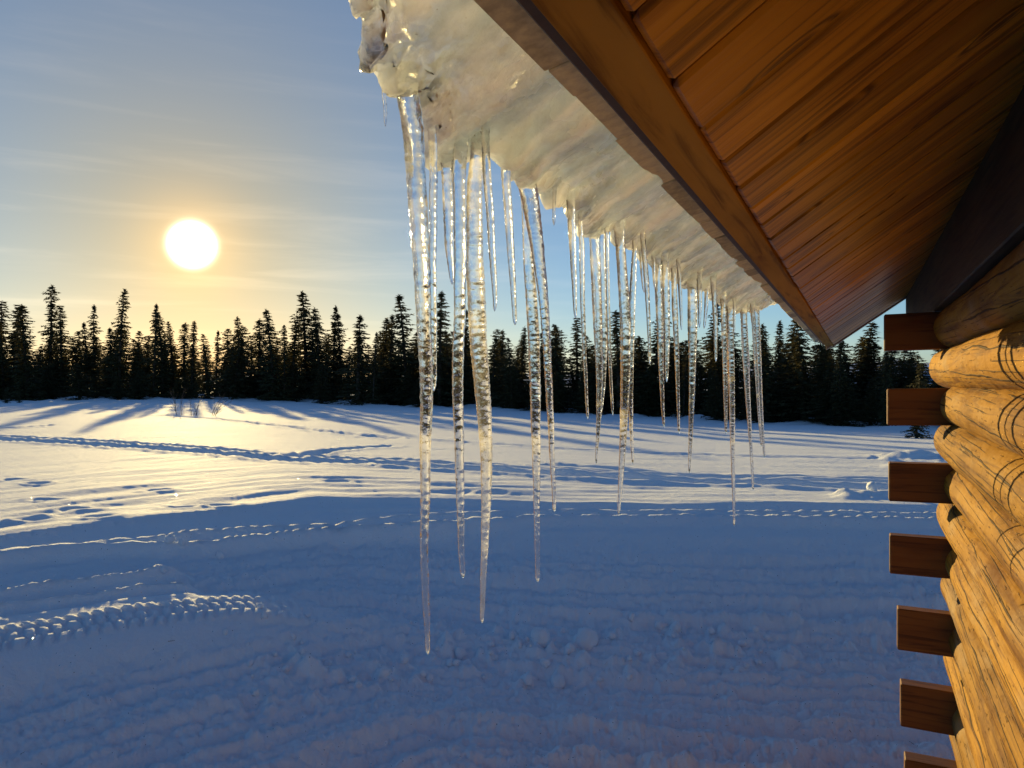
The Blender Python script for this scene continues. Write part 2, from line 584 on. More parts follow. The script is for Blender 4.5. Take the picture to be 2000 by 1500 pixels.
def field_h(x, y, r, k, u):
    # field
    yy = np.maximum(y, .15 * r)
    px = 1000 + F * x / yy
    D = np.interp(px, FE_PX, FE_D); ey = np.interp(px, FE_PX, FE_Y)
    ze = CAM_H - (ey - 750) / F * D
    depth_f = np.clip((y - 8) / np.maximum(D - 8, 1), 0, 1.15)
    field = FIELD_Z + (ze - FIELD_Z) * depth_f
    fade_far = 1 - sstep(60, 200, r)
    field = field * fade_far + .5 * (1 - fade_far)
    fdist = np.maximum(-k, 0)
    wind = perlin(u * .55 + .3 * perlin(u * .2, k * .5, 40), k * 2.6, 41)
    sast = fbm(u * .8, k * 3.2, 4, 44)
    near_c = np.exp(-fdist / 2.2) * (1 - .8 * np.exp(-fdist / .5))
    field = field + (.026 * wind + .032 * sast) * near_c + .010 * sast + .012 * wind + .05 * fbm(x * .11, y * .11, 3, 50)
    hum = sstep(.86, 1.05, y / D) * sstep(18, 26, r) * (1 - sstep(120, 200, r))
    field = field + hum * (.12 + .50 * np.maximum(fbm(x * .45, y * .45, 3, 52), -.1))
    return field


def shadow_table():
    us = np.linspace(-14, 30, 900); ks = np.linspace(0, -5, 120)
    U, K = np.meshgrid(us, ks, indexing='ij')
    kk, _ = crest_k(us * UB[0], us * UB[1])          # v = 0 there, so this is the crest's own v
    Vv = kk[:, None] - K
    X = U * UB[0] + Vv * UA[0]; Y = U * UB[1] + Vv * UA[1]
    z = field_h(X.ravel(), Y.ravel(), np.hypot(X, Y).ravel() + 1e-6, K.ravel(), U.ravel()).reshape(X.shape)
    return us, (z + TAN_EL * K).max(1)


SU, SZ = shadow_table()


def shadow_h(x, y):
    k, u = crest_k(x, y)
    return np.interp(u, SU, SZ) - TAN_EL * k


def px_on_shadow(px, py):
    r = ray(px, py)
    d = np.linspace(12, 2.5, 1500)
    z = CAM_H + r[2] * d
    S = shadow_h(r[0] * d, d)
    k, _ = crest_k(r[0] * d, d)
    ok = np.where((z < S) & (k > 0))[0] if False else np.where(z >= S)[0]
    # walking towards the camera the ray rises above the shadow surface: last point below it
    below = np.where((z <= S + .003) & (k > 0))[0]
    i = below[-1] if len(below) else int(np.argmin(np.abs(z - S)))
    return np.array([r[0] * d[i], d[i]])


def edge_at(px):
    return float(np.interp(px, FE_PX, FE_Y)), float(np.interp(px, FE_PX, FE_D))


def seg_dist(x, y, poly):
    """distance to a polyline, arc length along it, signed side"""
    best = np.full(x.shape, 1e9); arc = np.zeros_like(best); side = np.zeros_like(best)
    acc = 0.0
    for a, b in zip(poly[:-1], poly[1:]):
        e = b - a; L = float(np.hypot(*e)) + 1e-9
        tt = np.clip(((x - a[0]) * e[0] + (y - a[1]) * e[1]) / L ** 2, 0, 1)
        dx = x - a[0] - tt * e[0]; dy = y - a[1] - tt * e[1]
        d = np.hypot(dx, dy)
        m = d < best
        best = np.where(m, d, best); arc = np.where(m, acc + tt * L, arc)
        side = np.where(m, (e[0] * dy - e[1] * dx) / L, side)
        acc += L
    return best, arc, side


def spoly(pts):
    return [px_on_shadow(*p) for p in pts]


def fpoly(pts, z=FIELD_Z):
    return [px_on_z(x, y, z) for x, y in pts]


ridges = [   # (points on the shadow boundary, half width, rise above it)
    ([(-250, 1110), (0, 1078), (150, 1066), (300, 1052), (370, 1041), (520, 1031), (700, 1019), (800, 1008), (1000, 1001), (1300, 1001), (1750, 1005), (2100, 1007)], .055, .028),
    ([(-250, 1120), (0, 1086), (100, 1074), (250, 1066), (345, 1066), (420, 1062), (570, 1042), (650, 1036), (780, 1026), (1000, 1016), (1300, 1013), (1800, 1018), (2100, 1020)], .06, .040),
    ([(-250, 1200), (0, 1165), (100, 1147), (230, 1132), (320, 1117), (400, 1114)], .07, .050),
    ([(-250, 1225), (0, 1189), (150, 1175), (290, 1154), (430, 1141)], .06, .050),
    ([(-250, 1262), (0, 1222), (150, 1202), (290, 1181), (440, 1164)], .11, .036),
    ]
R_POLY = [(spoly(p), w, a) for p, w, a in ridges]
TREAD = spoly([(-250, 1322), (0, 1268), (240, 1224), (430, 1200), (600, 1184), (760, 1170)])
tracks = [   # ski and snow-machine grooves in the field
    ([(-250, 838), (0, 854), (200, 865), (400, 880), (560, 892), (750, 899), (950, 912), (1150, 926), (1450, 938), (1900, 955)], .55, .14, .10),
    ([(590, 888), (640, 876), (745, 868)], .0, .16, .09),
    ([(1100, 905), (1400, 926), (1900, 936)], .0, .16, .07),
    ([(320, 811), (500, 826), (750, 847)], .0, .2, .09),
    ([(-100, 841), (40, 834), (100, 830)], .0, .2, .09),
    ([(850, 852), (1100, 868), (1500, 880), (1800, 884)], .0, .18, .06),
]
T_POLY = [(fpoly(p), g, w, a) for p, g, w, a in tracks]
dents_px = [(30, 937), (72, 944), (95, 974), (150, 993), (190, 1009), (350, 990), (430, 985), (310, 955), (660, 938), (960, 962), (55, 1012)]
DENTS = [px_on_z(x, y, FIELD_Z) for x, y in dents_px]
mounds = [(1655, 972, .13, .06), (1690, 970, .12, .06), (1730, 969, .15, .06), (1650, 968, .1, .04), (1790, 880, .5, .16), (1760, 900, .25, .08), (1735, 884, .2, .06)]
MOUNDS = [(px_on_z(x, y, FIELD_Z), w, a) for x, y, w, a in mounds]
rng_ = np.random.default_rng(11)
CLOD_SPOTS = []


def ground_z(x, y, detail=True):
    x = np.asarray(x, float); y = np.asarray(y, float)
    r = np.hypot(x, y) + 1e-6
    k, u = crest_k(x, y)
    S = np.interp(u, SU, SZ) - TAN_EL * k
    field = field_h(x, y, r, k, u)
    # road side
    kr = np.array([0, .14, .24, .32, .42, .55, .68, .95, 1.5, 2.3, 3.3, 5, 8, 40.])
    zr = np.array([.97, .915, .90, .905, .86, .862, .82, .72, .50, .27, .12, .02, 0, 0])
    Rr = np.interp(k, kr, zr)
    L = np.maximum(S - .022 - .014 * np.clip(k, 0, 9) - .03 * np.clip(k, 0, .3) / .3, -.08)
    w = 1 - sstep(.1, 2.2, u)
    road = w * L + (1 - w) * Rr
    road_flat = sstep(.3, 1.6, k)
    streaks = perlin(u * .25, k * 5.5, 60) * .022 + perlin(u * .5, k * 13, 61) * .010
    rough = fbm(x * 3.1, y * 3.1, 6, 62, .62)
    lump = np.maximum(fbm(x * 5.2, y * 5.2, 3, 64), 0) ** 1.5
    cl_band = np.exp(-((k - 2.9 + .25 * (u - 2)) / .55) ** 2) * sstep(-.3, .8, u) * (1 - sstep(6.0, 8, u))
    trample = sstep(3.2, 4.6, k) * sstep(.6, 2.6, u)
    road = road + road_flat * (2.6 * streaks + .055 * rough + .032 * fbm(x * 13, y * 13, 4, 67, .6) + .008 * fbm(x * 42, y * 42, 2, 69) + cl_band * .24 * lump + trample * (.08 * fbm(x * 6.5, y * 6.5, 4, 66, .6) + .03 * rough))
    road = np.where((k > .3), np.minimum(road, S - .008 + .012 * rough * w), road)
    z = np.where(k > 0, road, field)
    bl = sstep(-.06, .0, -np.abs(k) + 0.0)
    near = (r > 2.0) & (r < 14) & (k > -.3) & (x < 9)
    if detail and near.any():
        xn, yn, Sn, zn, un, kn = x[near], y[near], S[near], z[near], u[near], k[near]
        for i, (poly, hw, rise) in enumerate(R_POLY):
            d, arc, sd = seg_dist(xn, yn, poly)
            tot = sum(float(np.hypot(*(b - a))) for a, b in zip(poly[:-1], poly[1:]))
            endf = sstep(0, .35, arc) * (1 - sstep(tot - .3, tot, arc))
            wob = d + .022 * fbm(xn * 5, yn * 5, 3, 70 + i)
            prof = np.exp(-(wob / hw) ** 2)
            brk = np.clip(1.0 + 1.1 * fbm(arc * 3.0, sd * 9, 5, 80 + i, .65), .1, 1.5)
            tgt = Sn + rise * brk
            zn = np.where(tgt > zn, zn + (tgt - zn) * prof * endf * (1 - .9 * sstep(.25, .4, tgt - zn)), zn)
        d, arc, sd = seg_dist(xn, yn, TREAD)
        tot = sum(float(np.hypot(*(b - a))) for a, b in zip(TREAD[:-1], TREAD[1:]))
        fadeT = 1 - sstep(tot - 1.6, tot - .1, arc) * .9
        band = 1 - sstep(.15, .185, d)
        cell = (sd + .17) / .113 + .12 * fbm(xn * 7, yn * 7, 2, 92)
        par = np.mod(np.floor(cell), 2)
        rows = np.cos(2 * np.pi * (arc / .080 + .5 * par + .35 * np.abs(sd) / .1 + .25 * fbm(xn * 6, yn * 6, 2, 93)))
        cols = np.abs(np.sin(np.pi * cell))
        lug = sstep(-.75, .05, rows + .5 * fbm(xn * 14, yn * 14, 3, 90)) * sstep(.06, .3, cols)
        tb = Sn + .070 + .010 * fbm(xn * 4, yn * 4, 3, 91) - .03 * (1 - fadeT)
        tz = tb + .020 * lug - .008
        skirt = (1 - sstep(.15, .55, d)) * fadeT
        zn = np.maximum(zn, zn + (tb - .012 - zn) * skirt)
        zn = zn + (tz - zn) * band * fadeT
        z[near] = zn
    nf = (r > 6) & (r < 45) & (k < 0)
    if detail and nf.any():
        xn, yn, zn = x[nf], y[nf], z[nf]
        for i, (poly, gap, w_, a_) in enumerate(T_POLY):
            d, arc, sd = seg_dist(xn, yn, poly)
            wob = .10 * perlin(arc * .7, arc * 0 + i, 100 + i) + .05 * perlin(arc * 3, sd * 2, 101 + i)
            dep = a_ * (.75 + .5 * fbm(xn * 2.2, yn * 2.2, 3, 103 + i))
            for off in ((-gap / 2, gap / 2) if gap else (0,)):
                e = np.abs(np.where(d < 3, sd, 9) - off + wob)
                e = np.maximum(e, np.where(d > np.abs(sd) + .3, 9, 0))
                zn = zn - dep * np.exp(-(e / w_) ** 4) + .45 * dep * np.exp(-((e - w_ * 1.75) / (w_ * .55)) ** 2)
        for i, c in enumerate(DENTS):
            dd = np.hypot((xn - c[0]) / 1.5, yn - c[1])
            zn = zn - .035 * np.exp(-(dd / .07) ** 2) + .015 * np.exp(-((dd - .14) / .05) ** 2)
        for c, w_, a_ in MOUNDS:
            dd = np.hypot(xn - c[0], yn - c[1]) * (1 + .5 * fbm(xn * 4, yn * 4, 2, 120))
            zn = zn + a_ * np.exp(-(dd / w_) ** 2)
        z[nf] = zn
    # level pad under the cabin
    return z


def build_ground():
    dense = np.arange(-50, 46, .092)
    coarse = np.concatenate([np.arange(48, 310, 4.0)])
    az = np.radians(np.concatenate([dense, coarse]))
    rad = [.25]
    while rad[-1] < 7000:
        q = rad[-1]
        g = 1.06 if q < 2.5 else 1.0036 if q < 7 else 1.0052 if q < 12 else 1.0105 if q < 80 else 1.08
        rad.append(q * g)
    rad = np.array(rad)
    A, Rr = np.meshgrid(az, rad)
    X = np.sin(A) * Rr; Y = np.cos(A) * Rr
    Z = ground_z(X.ravel(), Y.ravel())
    V = np.stack([X.ravel(), Y.ravel(), Z], 1)
    nr, na = A.shape
    i = np.arange(nr - 1)[:, None] * na; j = np.arange(na)[None, :]; j2 = (j + 1) % na
    Q = np.stack([i + j, i + j2, i + na + j2, i + na + j], -1).reshape(-1, 4)[:, ::-1]
    # centre cap
    V = np.vstack([V, [[0, 0, float(Z[:na].mean())]]])
    m = np_mesh('snow_ground', V, Q)
    return m


link('snow_ground', build_ground(), M_snow, kind='structure')

# far snowy hills beyond the trees
def hills():
    xs = np.linspace(-6000, 7000, 160); rows = 14
    V = []; 
    for j in range(rows):
        f = j / (rows - 1)
        prof = math.sin(f * math.pi) ** .8
        y = 4200 + f * 2500
        hx = 70 + 95 * sstep(800, 2600, xs) + 50 * fbm(xs / 900, xs * 0 + 4.2, 4, 200) + 25 * fbm(xs / 260, xs * 0 + f * 5, 3, 205)
        z = np.maximum(hx, 20) * prof * (.9 + .2 * perlin(xs / 300, xs * 0 + f * 9, 206)) - 3
        V.append(np.stack([xs, np.full_like(xs, y), z], 1))
    V = np.concatenate(V); n = len(xs)
    Q = [[j * n + i, j * n + i + 1, (j + 1) * n + i + 1, (j + 1) * n + i] for j in range(rows - 1) for i in range(n - 1)]
    return np_mesh('hill', V, np.array(Q))


M_hill = simple('hazed_snowy_hill', (.42, .50, .62), .9, .35, .006, .0)  # snow and forest grey, with the blue haze of distance painted into the colour
link('hill', hills(), M_hill, kind='structure')

# ------------------------------------------------------------------ cabin
cabin_base = P(3.6, .30, -CAM_H)
cabin = empty('log_cabin', (0, 0, 0), 'golden peeled-log cabin with tongue-and-groove pine eave and squared timber tails', 'cabin')
COURSE = .160
LEAN = -.041


def wall_s(h):
    return .385 + LEAN * h


def log_mesh(t0, t1, h, rad, seed, s_c, along=True, nt_=70, na=28):
    """irregular peeled log; along the wall, or across it when along is False"""
    ts = np.concatenate([[t0 - .001, t0], np.linspace(t0 + .01, t1 - .05, nt_), t1 - .05 + np.array([.02, .035, .045, .05]), [t1 + .0505]])
    end_r = np.concatenate([[0.02, 1], np.ones(nt_), [.985, .96, .90, .80], [.02]])
    ts[-1] = t1 + .004
    a = np.linspace(0, 2 * np.pi, na, endpoint=False)
    T_, A_ = np.meshgrid(ts, a, indexing='ij')
    rr = rad * (1 + .035 * fbm(T_ * 2.2 + seed * 7, A_ * 0 + seed, 3, 300 + seed) + .05 * fbm(T_ * 1.6 + seed * 3, np.cos(A_) * 1.3 + np.sin(A_) * .7 + seed, 3, 320 + seed)
                + .018 * fbm(T_ * 9, np.cos(A_) * 4 + seed, 2, 340 + seed))
    rr = rr * end_r[:, None]
    wobs = .010 * perlin(T_ * .8 + seed * 5, T_ * 0 + 2.2, 350 + seed); wobh = .006 * perlin(T_ * .7 + seed * 5, T_ * 0 + 7.2, 360 + seed)
    cs = s_c + wobs + rr * np.cos(A_); ch = h + wobh + rr * np.sin(A_) * .98
    if along:
        V = T_[..., None] * D3 + cs[..., None] * N3 + (CAM_H + ch)[..., None] * Z3
    else:
        V = cs[..., None] * D3 + T_[..., None] * N3 + (CAM_H + ch)[..., None] * Z3
    V = V.reshape(-1, 3); n = len(ts)
    i = np.arange(n - 1)[:, None] * na; j = np.arange(na)[None, :]; j2 = (j + 1) % na
    Q = np.stack([i + j, i + j2, i + na + j2, i + na + j], -1).reshape(-1, 4)
    if not along:
        Q = Q[:, ::-1]
    m = np_mesh('log', V, Q)
    wood_attr(m, np.stack([T_, A_ * rad, np.zeros_like(T_)], -1).reshape(-1, 3))
    return m


logs = empty('wall', (0, 0, 0), None, None); logs.parent = cabin
h_top = .23
n_log = 15
for i in range(n_log):
    h = h_top - i * COURSE
    board_course = (i % 2 == 0)                       # tails of the cross wall sit on every second course
    t_end = 3.62 if board_course else 3.92
    rad = .0895 + .004 * math.sin(i * 2.7)
    link('log', log_mesh(-1.6, t_end, h, rad, i, wall_s(h)), M_log, logs)
# squared tails of the cross-wall timbers
tip_px = [1727, 1733, 1736, 1738, 1753, 1759, 1767, 1772]
top_y = [614, 760, 904, 1046, 1190, 1336, 1481, 1622]
bot_y = [685, 831, 978, 1122, 1270, 1420, 1566, 1710]
for i in range(8):
    t_f = 3.56
    # tip where the ray through its pixel column meets the plane of the near face
    r = ray(tip_px[i], (top_y[i] + bot_y[i]) / 2)
    k = t_f / float(r @ D3)
    s_tip = float(r @ N3) * k
    depth = k
    h1 = (750 - top_y[i]) / F * depth; h0 = (750 - bot_y[i]) / F * depth
    link('timber_tail', box_tsh(t_f + .012 * math.sin(i * 5), t_f + .075, s_tip, .50, h0 + .004 * math.sin(i * 3), h1, slope=.02 * math.sin(i * 7 + 1), grain='N', bevel=.004), M_tenon, logs)
# the rest of the cross wall behind the corner
for i in range(n_log):
    h = h_top - .08 - i * COURSE
    link('cross_wall_log', log_mesh(.46, 3.2, h, .084, 40 + i, 3.66, along=False, nt_=16, na=14), M_log, logs)

# roof
PITCH = .70
KR = 1.13                      # distance of the eave relative to the wall
T0, T1 = -1.3, 5.0 * KR
roof = empty('roof', (0, 0, 0), None, None); roof.parent = cabin
E_S, E_H = -.1755 * KR, .225 * KR                                # outer lower edge of the fascia
S_IN = E_S + .044 * KR
link('fascia', box_tsh(T0, T1 - .004, E_S, S_IN, E_H, E_H + .13, bevel=.0012), M_fascia, roof)
SOF_H = E_H + .0005
bw = .115 * KR
t = T0 + .01
i = 0
rs = random.Random(3)
while t < T1 - .20:
    dz = rs.uniform(-.0015, .0015)
    b_ = box_tsh(t + .0026, t + bw - .0026, S_IN + .0015, .95, SOF_H + dz, SOF_H + dz + .019, slope=PITCH, grain='N', bevel=.006)
    link('soffit_board', b_, M_soffit, roof)
    t += bw
    i += 1
t_barge = t
link('barge_board', box_tsh(t_barge + .003, (t_barge + T1) / 2 - .003, S_IN + .0015, 1.4, SOF_H - .008, SOF_H + .03, slope=PITCH, grain='N', bevel=.003), M_barge, roof)
link('barge_board', box_tsh((t_barge + T1) / 2 + .003, T1, E_S + .004, 1.4, SOF_H - .026, SOF_H + .04, slope=PITCH, grain='N', bevel=.003), M_barge, roof)
link('roof_deck', box_tsh(T0, T1 + .005, E_S - .012, 1.9, SOF_H + .030 - .012, SOF_H + .062, slope=PITCH), M_deck, roof)
link('flashing', box_tsh(T0, T1 - .10, E_S - .018, E_S - .001, E_H + .010, E_H + .018, slope=.35, bevel=.002), M_flash, roof)
# butt ends of the shingle course along the eave
t = T0
SH_S, SH_H = -.228 * KR, .252 * KR
while t < T1 - .12:
    w_ = rs.choice([.07, .1, .15, .22])
    s0 = SH_S + rs.uniform(-.003, .004); dh = rs.uniform(-.002, .002)
    link('shingle', box_tsh(t + .003, min(t + w_, T1 - .08), s0, E_S + .03, SH_H + dh - .004, SH_H + dh + .006, slope=.25, bevel=.0015), M_shingle, roof)
    t += w_
# plate plank between top log and soffit
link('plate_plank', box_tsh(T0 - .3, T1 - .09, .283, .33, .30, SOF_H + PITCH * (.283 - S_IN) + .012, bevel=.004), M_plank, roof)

# ------------------------------------------------------------------ ice sheet sliding off the eave
ICE_P = .62


def px_on_ice(px, py):
    """ray against the plane of the sheet's underside"""
    r = ray(px, py); a = float(r @ D3); b_ = float(r @ N3); c = r[2]
    # h = SH_H - .002 + ICE_P*(s - SH_S)
    k = (SH_H - .002 - ICE_P * SH_S) / (c - ICE_P * b_)
    return a * k, b_ * k, c * k, k


edge_px = [(700, -60), (722, 0), (738, 55), (732, 112), (762, 150), (832, 168), (846, 230), (848, 318), (882, 330), (940, 312), (975, 296), (1012, 326), (1040, 362), (1066, 352), (1078, 392),
           (1112, 392), (1136, 424), (1160, 452), (1200, 444), (1222, 478), (1252, 482), (1278, 506), (1305, 530), (1338, 552), (1384, 566), (1412, 590), (1440, 602), (1472, 606), (1500, 598)]
E = sorted([px_on_ice(*p)[:3] for p in edge_px])
et = np.array([e[0] for e in E]); es = np.array([e[1] for e in E])
print('ICE EDGE', [(round(a, 2), round(b_, 3)) for a, b_ in zip(et, es)])


def ice_edge_s(t):
    base = np.interp(t, et, es)
    far = np.clip((t - .2) / 1.0, 0.2, 1)
    return base - (.008 * fbm(t * 9, t * 0 + 3, 3, 400) + .006 * perlin(t * 40, t * 0, 401) + .004 * perlin(t * 95, t * 0, 402)) * far


def build_sheet():
    t_end = et[-1] + .03
    ts = np.concatenate([np.linspace(-1.0, .2, 60), np.linspace(.204, 1.4, 420), np.linspace(1.405, t_end, 330)])
    nq = 46
    V = []; clear = []
    for_t = ice_edge_s(ts)
    endf = 1 - sstep(t_end - .10, t_end, ts)
    q = np.linspace(0, 1, nq)
    s_in = SH_S + .012
    Tm, Qm = np.meshgrid(ts, q, indexing='ij')
    Em = np.broadcast_to((s_in + (for_t - s_in) * (.25 + .75 * endf))[:, None], Tm.shape)
    thick = (.034 + .014 * fbm(ts * 3, ts * 0 + 9, 3, 410)) * (.3 + .7 * endf)
    Hm = np.broadcast_to(thick[:, None], Tm.shape)
    # underside 0..0.62, nose 0.62..0.74, top 0.74..1
    a = np.clip(Qm / .62, 0, 1); b_ = np.clip((Qm - .62) / .12, 0, 1); c = np.clip((Qm - .74) / .26, 0, 1)
    s_under = s_in + (Em - s_in) * a
    nose = np.sin(b_ * np.pi)
    S_ = np.where(Qm <= .62, s_under, np.where(Qm <= .74, Em - .014 * nose, Em + (.35 - Em) * c))
    plane = SH_H - .002 + ICE_P * (S_ - SH_S)
    drip = .012 * sstep(.7, 1, a) * (.5 + fbm(Tm * 24, a * 2, 3, 420))
    scal = .0060 * perlin(Tm * 9 + a * .6, a * .5, 421) + .0026 * np.tanh(6 * perlin(Tm * 5.5 + a * .35, a * .3, 428)) * sstep(.0, .25, a) * (1 - sstep(.8, 1, a))
    rough = .0050 * fbm(Tm * 34, S_ * 60, 4, 422) * (.3 + a) + .010 * fbm(Tm * 10, S_ * 14, 3, 423) * a
    ragged = (1 - sstep(.50 * KR, .62 * KR, Tm)) * sstep(.10, .2, Tm) * sstep(.5, .95, a)
    S_ = S_ + ragged * np.where(Qm < .78, 1, 0) * (.008 * fbm(Tm * 55, Qm * 30, 3, 425) + .004 * perlin(Tm * 150, Qm * 60, 426))
    under_h = plane - drip + scal + rough + ragged * .009 * fbm(Tm * 60, Qm * 22, 3, 427)
    top_h = SH_H - .002 + np.maximum(PITCH * (S_ - SH_S), ICE_P * (S_ - SH_S)) + Hm + .008 * fbm(Tm * 12, S_ * 20, 3, 424)
    roof_top = SOF_H + .062 + PITCH * (S_ - E_S) + .012
    H_ = np.where(Qm <= .62, under_h, np.where(Qm <= .74, under_h + (top_h - under_h) * (1 - np.cos(b_ * np.pi)) / 2, top_h))
    H_ = np.where((Qm > .74), np.maximum(H_, np.where(S_ > E_S - .02, roof_top + .02, -9)), H_)
    V = Tm[..., None] * D3 + S_[..., None] * N3 + (CAM_H + H_)[..., None] * Z3
    n, mq = Tm.shape
    V = V.reshape(-1, 3)
    i = np.arange(n - 1)[:, None] * mq; j = np.arange(mq - 1)[None, :]
    Q = np.stack([i + j, i + j + 1, i + mq + j + 1, i + mq + j], -1).reshape(-1, 4)
    # close inner seam and the two ends
    j0 = np.arange(n - 1) * mq
    Qc = np.stack([j0 + mq - 1, j0, j0 + mq, j0 + mq + mq - 1], -1)
    m = np_mesh('ice_sheet', V, np.concatenate([Q, Qc]))
    clear = ((.20 + sstep(.5, .97, a) + .25 * ragged) * (Qm < .78) * (.45 + 1.2 * np.maximum(fbm(Tm * 5, a * 2, 2, 430), -.3))).ravel()
    edge_near = (sstep(.52, .44, Tm) if False else 0)
    at = m.attributes.new('clear', 'FLOAT', 'POINT')
    at.data.foreach_set('value', np.clip(clear, 0, 1).astype(np.float32))
    return m


import bmesh
sheet_mesh = build_sheet()
bm = bmesh.new(); bm.from_mesh(sheet_mesh)
bmesh.ops.holes_fill(bm, edges=[e for e in bm.edges if e.is_boundary], sides=0)
bmesh.ops.recalc_face_normals(bm, faces=bm.faces[:])
bm.to_mesh(sheet_mesh); bm.free()
link('ice_sheet', sheet_mesh, M_sheet, label='milky slab of melting ice curling off the roof edge above the icicles', cat='ice')

# ------------------------------------------------------------------ icicles
G_ICI = 'icicles hanging from the eave'
ICI = [  # path [(x, y, radius)] in photo pixels on the outer edge of the sheet, lobes, label
    ([(790, 150, 22), (806, 250, 24), (816, 400, 21), (823, 520, 18), (828, 640, 16), (833, 760, 15), (831, 880, 12), (830, 1000, 10), (828, 1080, 9), (832, 1180, 7.5), (835, 1250, 5), (836, 1278, 4.5)], .30, 'longest icicle, thick and three-stranded at its top, beside the ragged end of the ice', .0),
    ([(838, 180, 9), (847, 300, 9), (845, 500, 8.5), (847, 640, 7.5), (848, 740, 5.5), (847, 765, 4)], .12, 'slim icicle frozen against the right side of the longest icicle', -.018),
    ([(752, 148, 4), (749, 180, 4.2), (753, 215, 3.6), (753, 247, 3)], .1, 'tiny thin icicle dangling left of the longest icicle', -.006),
    ([(872, 300, 10), (876, 400, 10.5), (877, 480, 9), (882, 530, 6.5), (883, 556, 3.5)], .22, 'stubby icicle in front of the long slim one next to the thickest icicle', .0),
    ([(902, 240, 13), (897, 330, 13), (899, 480, 13), (898, 600, 12), (893, 720, 12), (896, 850, 10), (899, 960, 8.5), (901, 1060, 6.5), (904, 1115, 5.5), (904, 1130, 4)], .16, 'long even icicle directly left of the thickest one', -.012),
    ([(935, 290, 13), (928, 350, 16), (926, 450, 18), (928, 530, 19), (936, 690, 18), (945, 790, 16.5), (950, 880, 13.5), (950, 960, 11), (947, 1060, 8), (943, 1150, 5.5), (942, 1205, 4), (942, 1217, 3.5)], .10, 'thickest icicle, bulging at its middle and cloudy inside', .006),
    ([(948, 276, 8), (951, 330, 9), (958, 430, 8), (964, 530, 6.5), (967, 590, 4.5), (966, 608, 3.5)], .15, None, .012),
    ([(988, 350, 9), (993, 420, 9), (998, 500, 8), (1004, 590, 5.5), (1006, 635, 4.5)], .15, None, .012),
    ([(1028, 400, 7), (1030, 480, 9), (1037, 560, 12), (1043, 660, 13), (1046, 760, 11.5), (1047, 860, 9), (1048, 960, 7), (1049, 1060, 5), (1050, 1120, 4.2), (1050, 1137, 3.5)], .2, 'long icicle with a dark crack where a second one slants across its top', .0),
    ([(1022, 318, 16), (1034, 380, 17), (1046, 460, 14), (1060, 570, 10), (1069, 690, 8), (1076, 830, 6.5), (1080, 930, 5), (1083, 985, 4), (1083, 1000, 3)], .22, 'slanting icicle leaning across its long cracked neighbour', -.014),
    ([(1083, 365, 3.5), (1082, 410, 3), (1082, 440, 3)], .05, None, .0),
    ([(1114, 380, 8), (1117, 450, 8), (1121, 540, 6), (1123, 600, 4), (1124, 622, 2.8)], .2, None, .0),
    ([(1133, 425, 3.5), (1136, 480, 5.5), (1138, 600, 5), (1143, 720, 4), (1147, 800, 3), (1148, 819, 2.5)], .1, None, .01),
    ([(1160, 445, 11), (1164, 540, 10), (1168, 640, 9), (1171, 740, 7.5), (1169, 820, 5), (1165, 890, 2.5), (1165, 907, 2)], .25, None, .0),
    ([(1174, 448, 6), (1178, 560, 7.5), (1180, 660, 7), (1178, 750, 5.5), (1172, 815, 3), (1170, 835, 2.4)], .15, None, -.015),
    ([(1185, 455, 4), (1187, 560, 4), (1190, 680, 4), (1195, 780, 3), (1197, 812, 2.2)], .1, None, .01),
    ([(1208, 436, 9), (1214, 520, 10), (1221, 620, 11), (1221, 740, 10), (1217, 850, 7.5), (1213, 930, 5), (1209, 990, 3), (1208, 1006, 2.5)], .25, None, .0),
    ([(1240, 480, 5), (1236, 560, 7), (1232, 660, 7.5), (1231, 760, 6), (1233, 840, 4), (1236, 908, 2.4)], .2, None, .012),
    ([(1251, 458, 4), (1254, 520, 5), (1258, 571, 3)], .1, None, -.012),
    ([(1255, 460, 5), (1262, 540, 5.5), (1266, 610, 4.5), (1269, 690, 3), (1269, 712, 2.4)], .12, None, .006),
    ([(1275, 488, 3.5), (1277, 530, 3.5), (1279, 566, 2.2)], .1, None, .0),
    ([(1283, 492, 7), (1288, 600, 7.5), (1291, 700, 6), (1294, 790, 3.5), (1297, 836, 2.2)], .22, None, .0),
    ([(1298, 502, 7), (1301, 580, 7), (1303, 670, 5.5), (1302, 730, 3.5), (1302, 747, 2.6)], .2, None, .01),
    ([(1315, 512, 4), (1318, 600, 6), (1322, 700, 5), (1325, 800, 3), (1326, 848, 2.2)], .15, None, .0),
    ([(1325, 516, 4), (1329, 580, 4), (1331, 645, 2)], .1, None, .012),
    ([(1351, 540, 11), (1352, 620, 10), (1352, 720, 8), (1350, 820, 5), (1347, 900, 2.6), (1346, 924, 2)], .28, None, .0),
    ([(1366, 546, 5), (1367, 590, 4.5), (1366, 640, 2.2)], .12, None, .014),
    ([(1381, 556, 4.5), (1379, 600, 4), (1375, 642, 2.2)], .12, None, .0),
    ([(1393, 552, 5), (1397, 620, 5), (1398, 690, 3), (1398, 707, 2.4)], .14, None, .01),
    ([(1412, 582, 5), (1415, 680, 5.5), (1417, 780, 4), (1418, 848, 2.2)], .15, None, .008),
    ([(1425, 590, 8), (1428, 700, 8), (1430, 800, 6.5), (1432, 920, 4), (1434, 1010, 2.2), (1434, 1027, 1.8)], .25, None, .0),
    ([(1434, 590, 3), (1434, 652, 1.8)], .05, None, .012),
    ([(1452, 596, 7), (1456, 690, 7), (1461, 780, 5.5), (1467, 880, 3.2), (1471, 957, 2)], .2, None, .0),
    ([(1474, 596, 8), (1478, 660, 7.5), (1483, 740, 5.5), (1488, 820, 3.5), (1493, 894, 2)], .2, None, .0),
    ([(1470, 600, 4), (1476, 700, 4), (1482, 800, 3), (1487, 872, 1.8)], .1, None, .012),
]


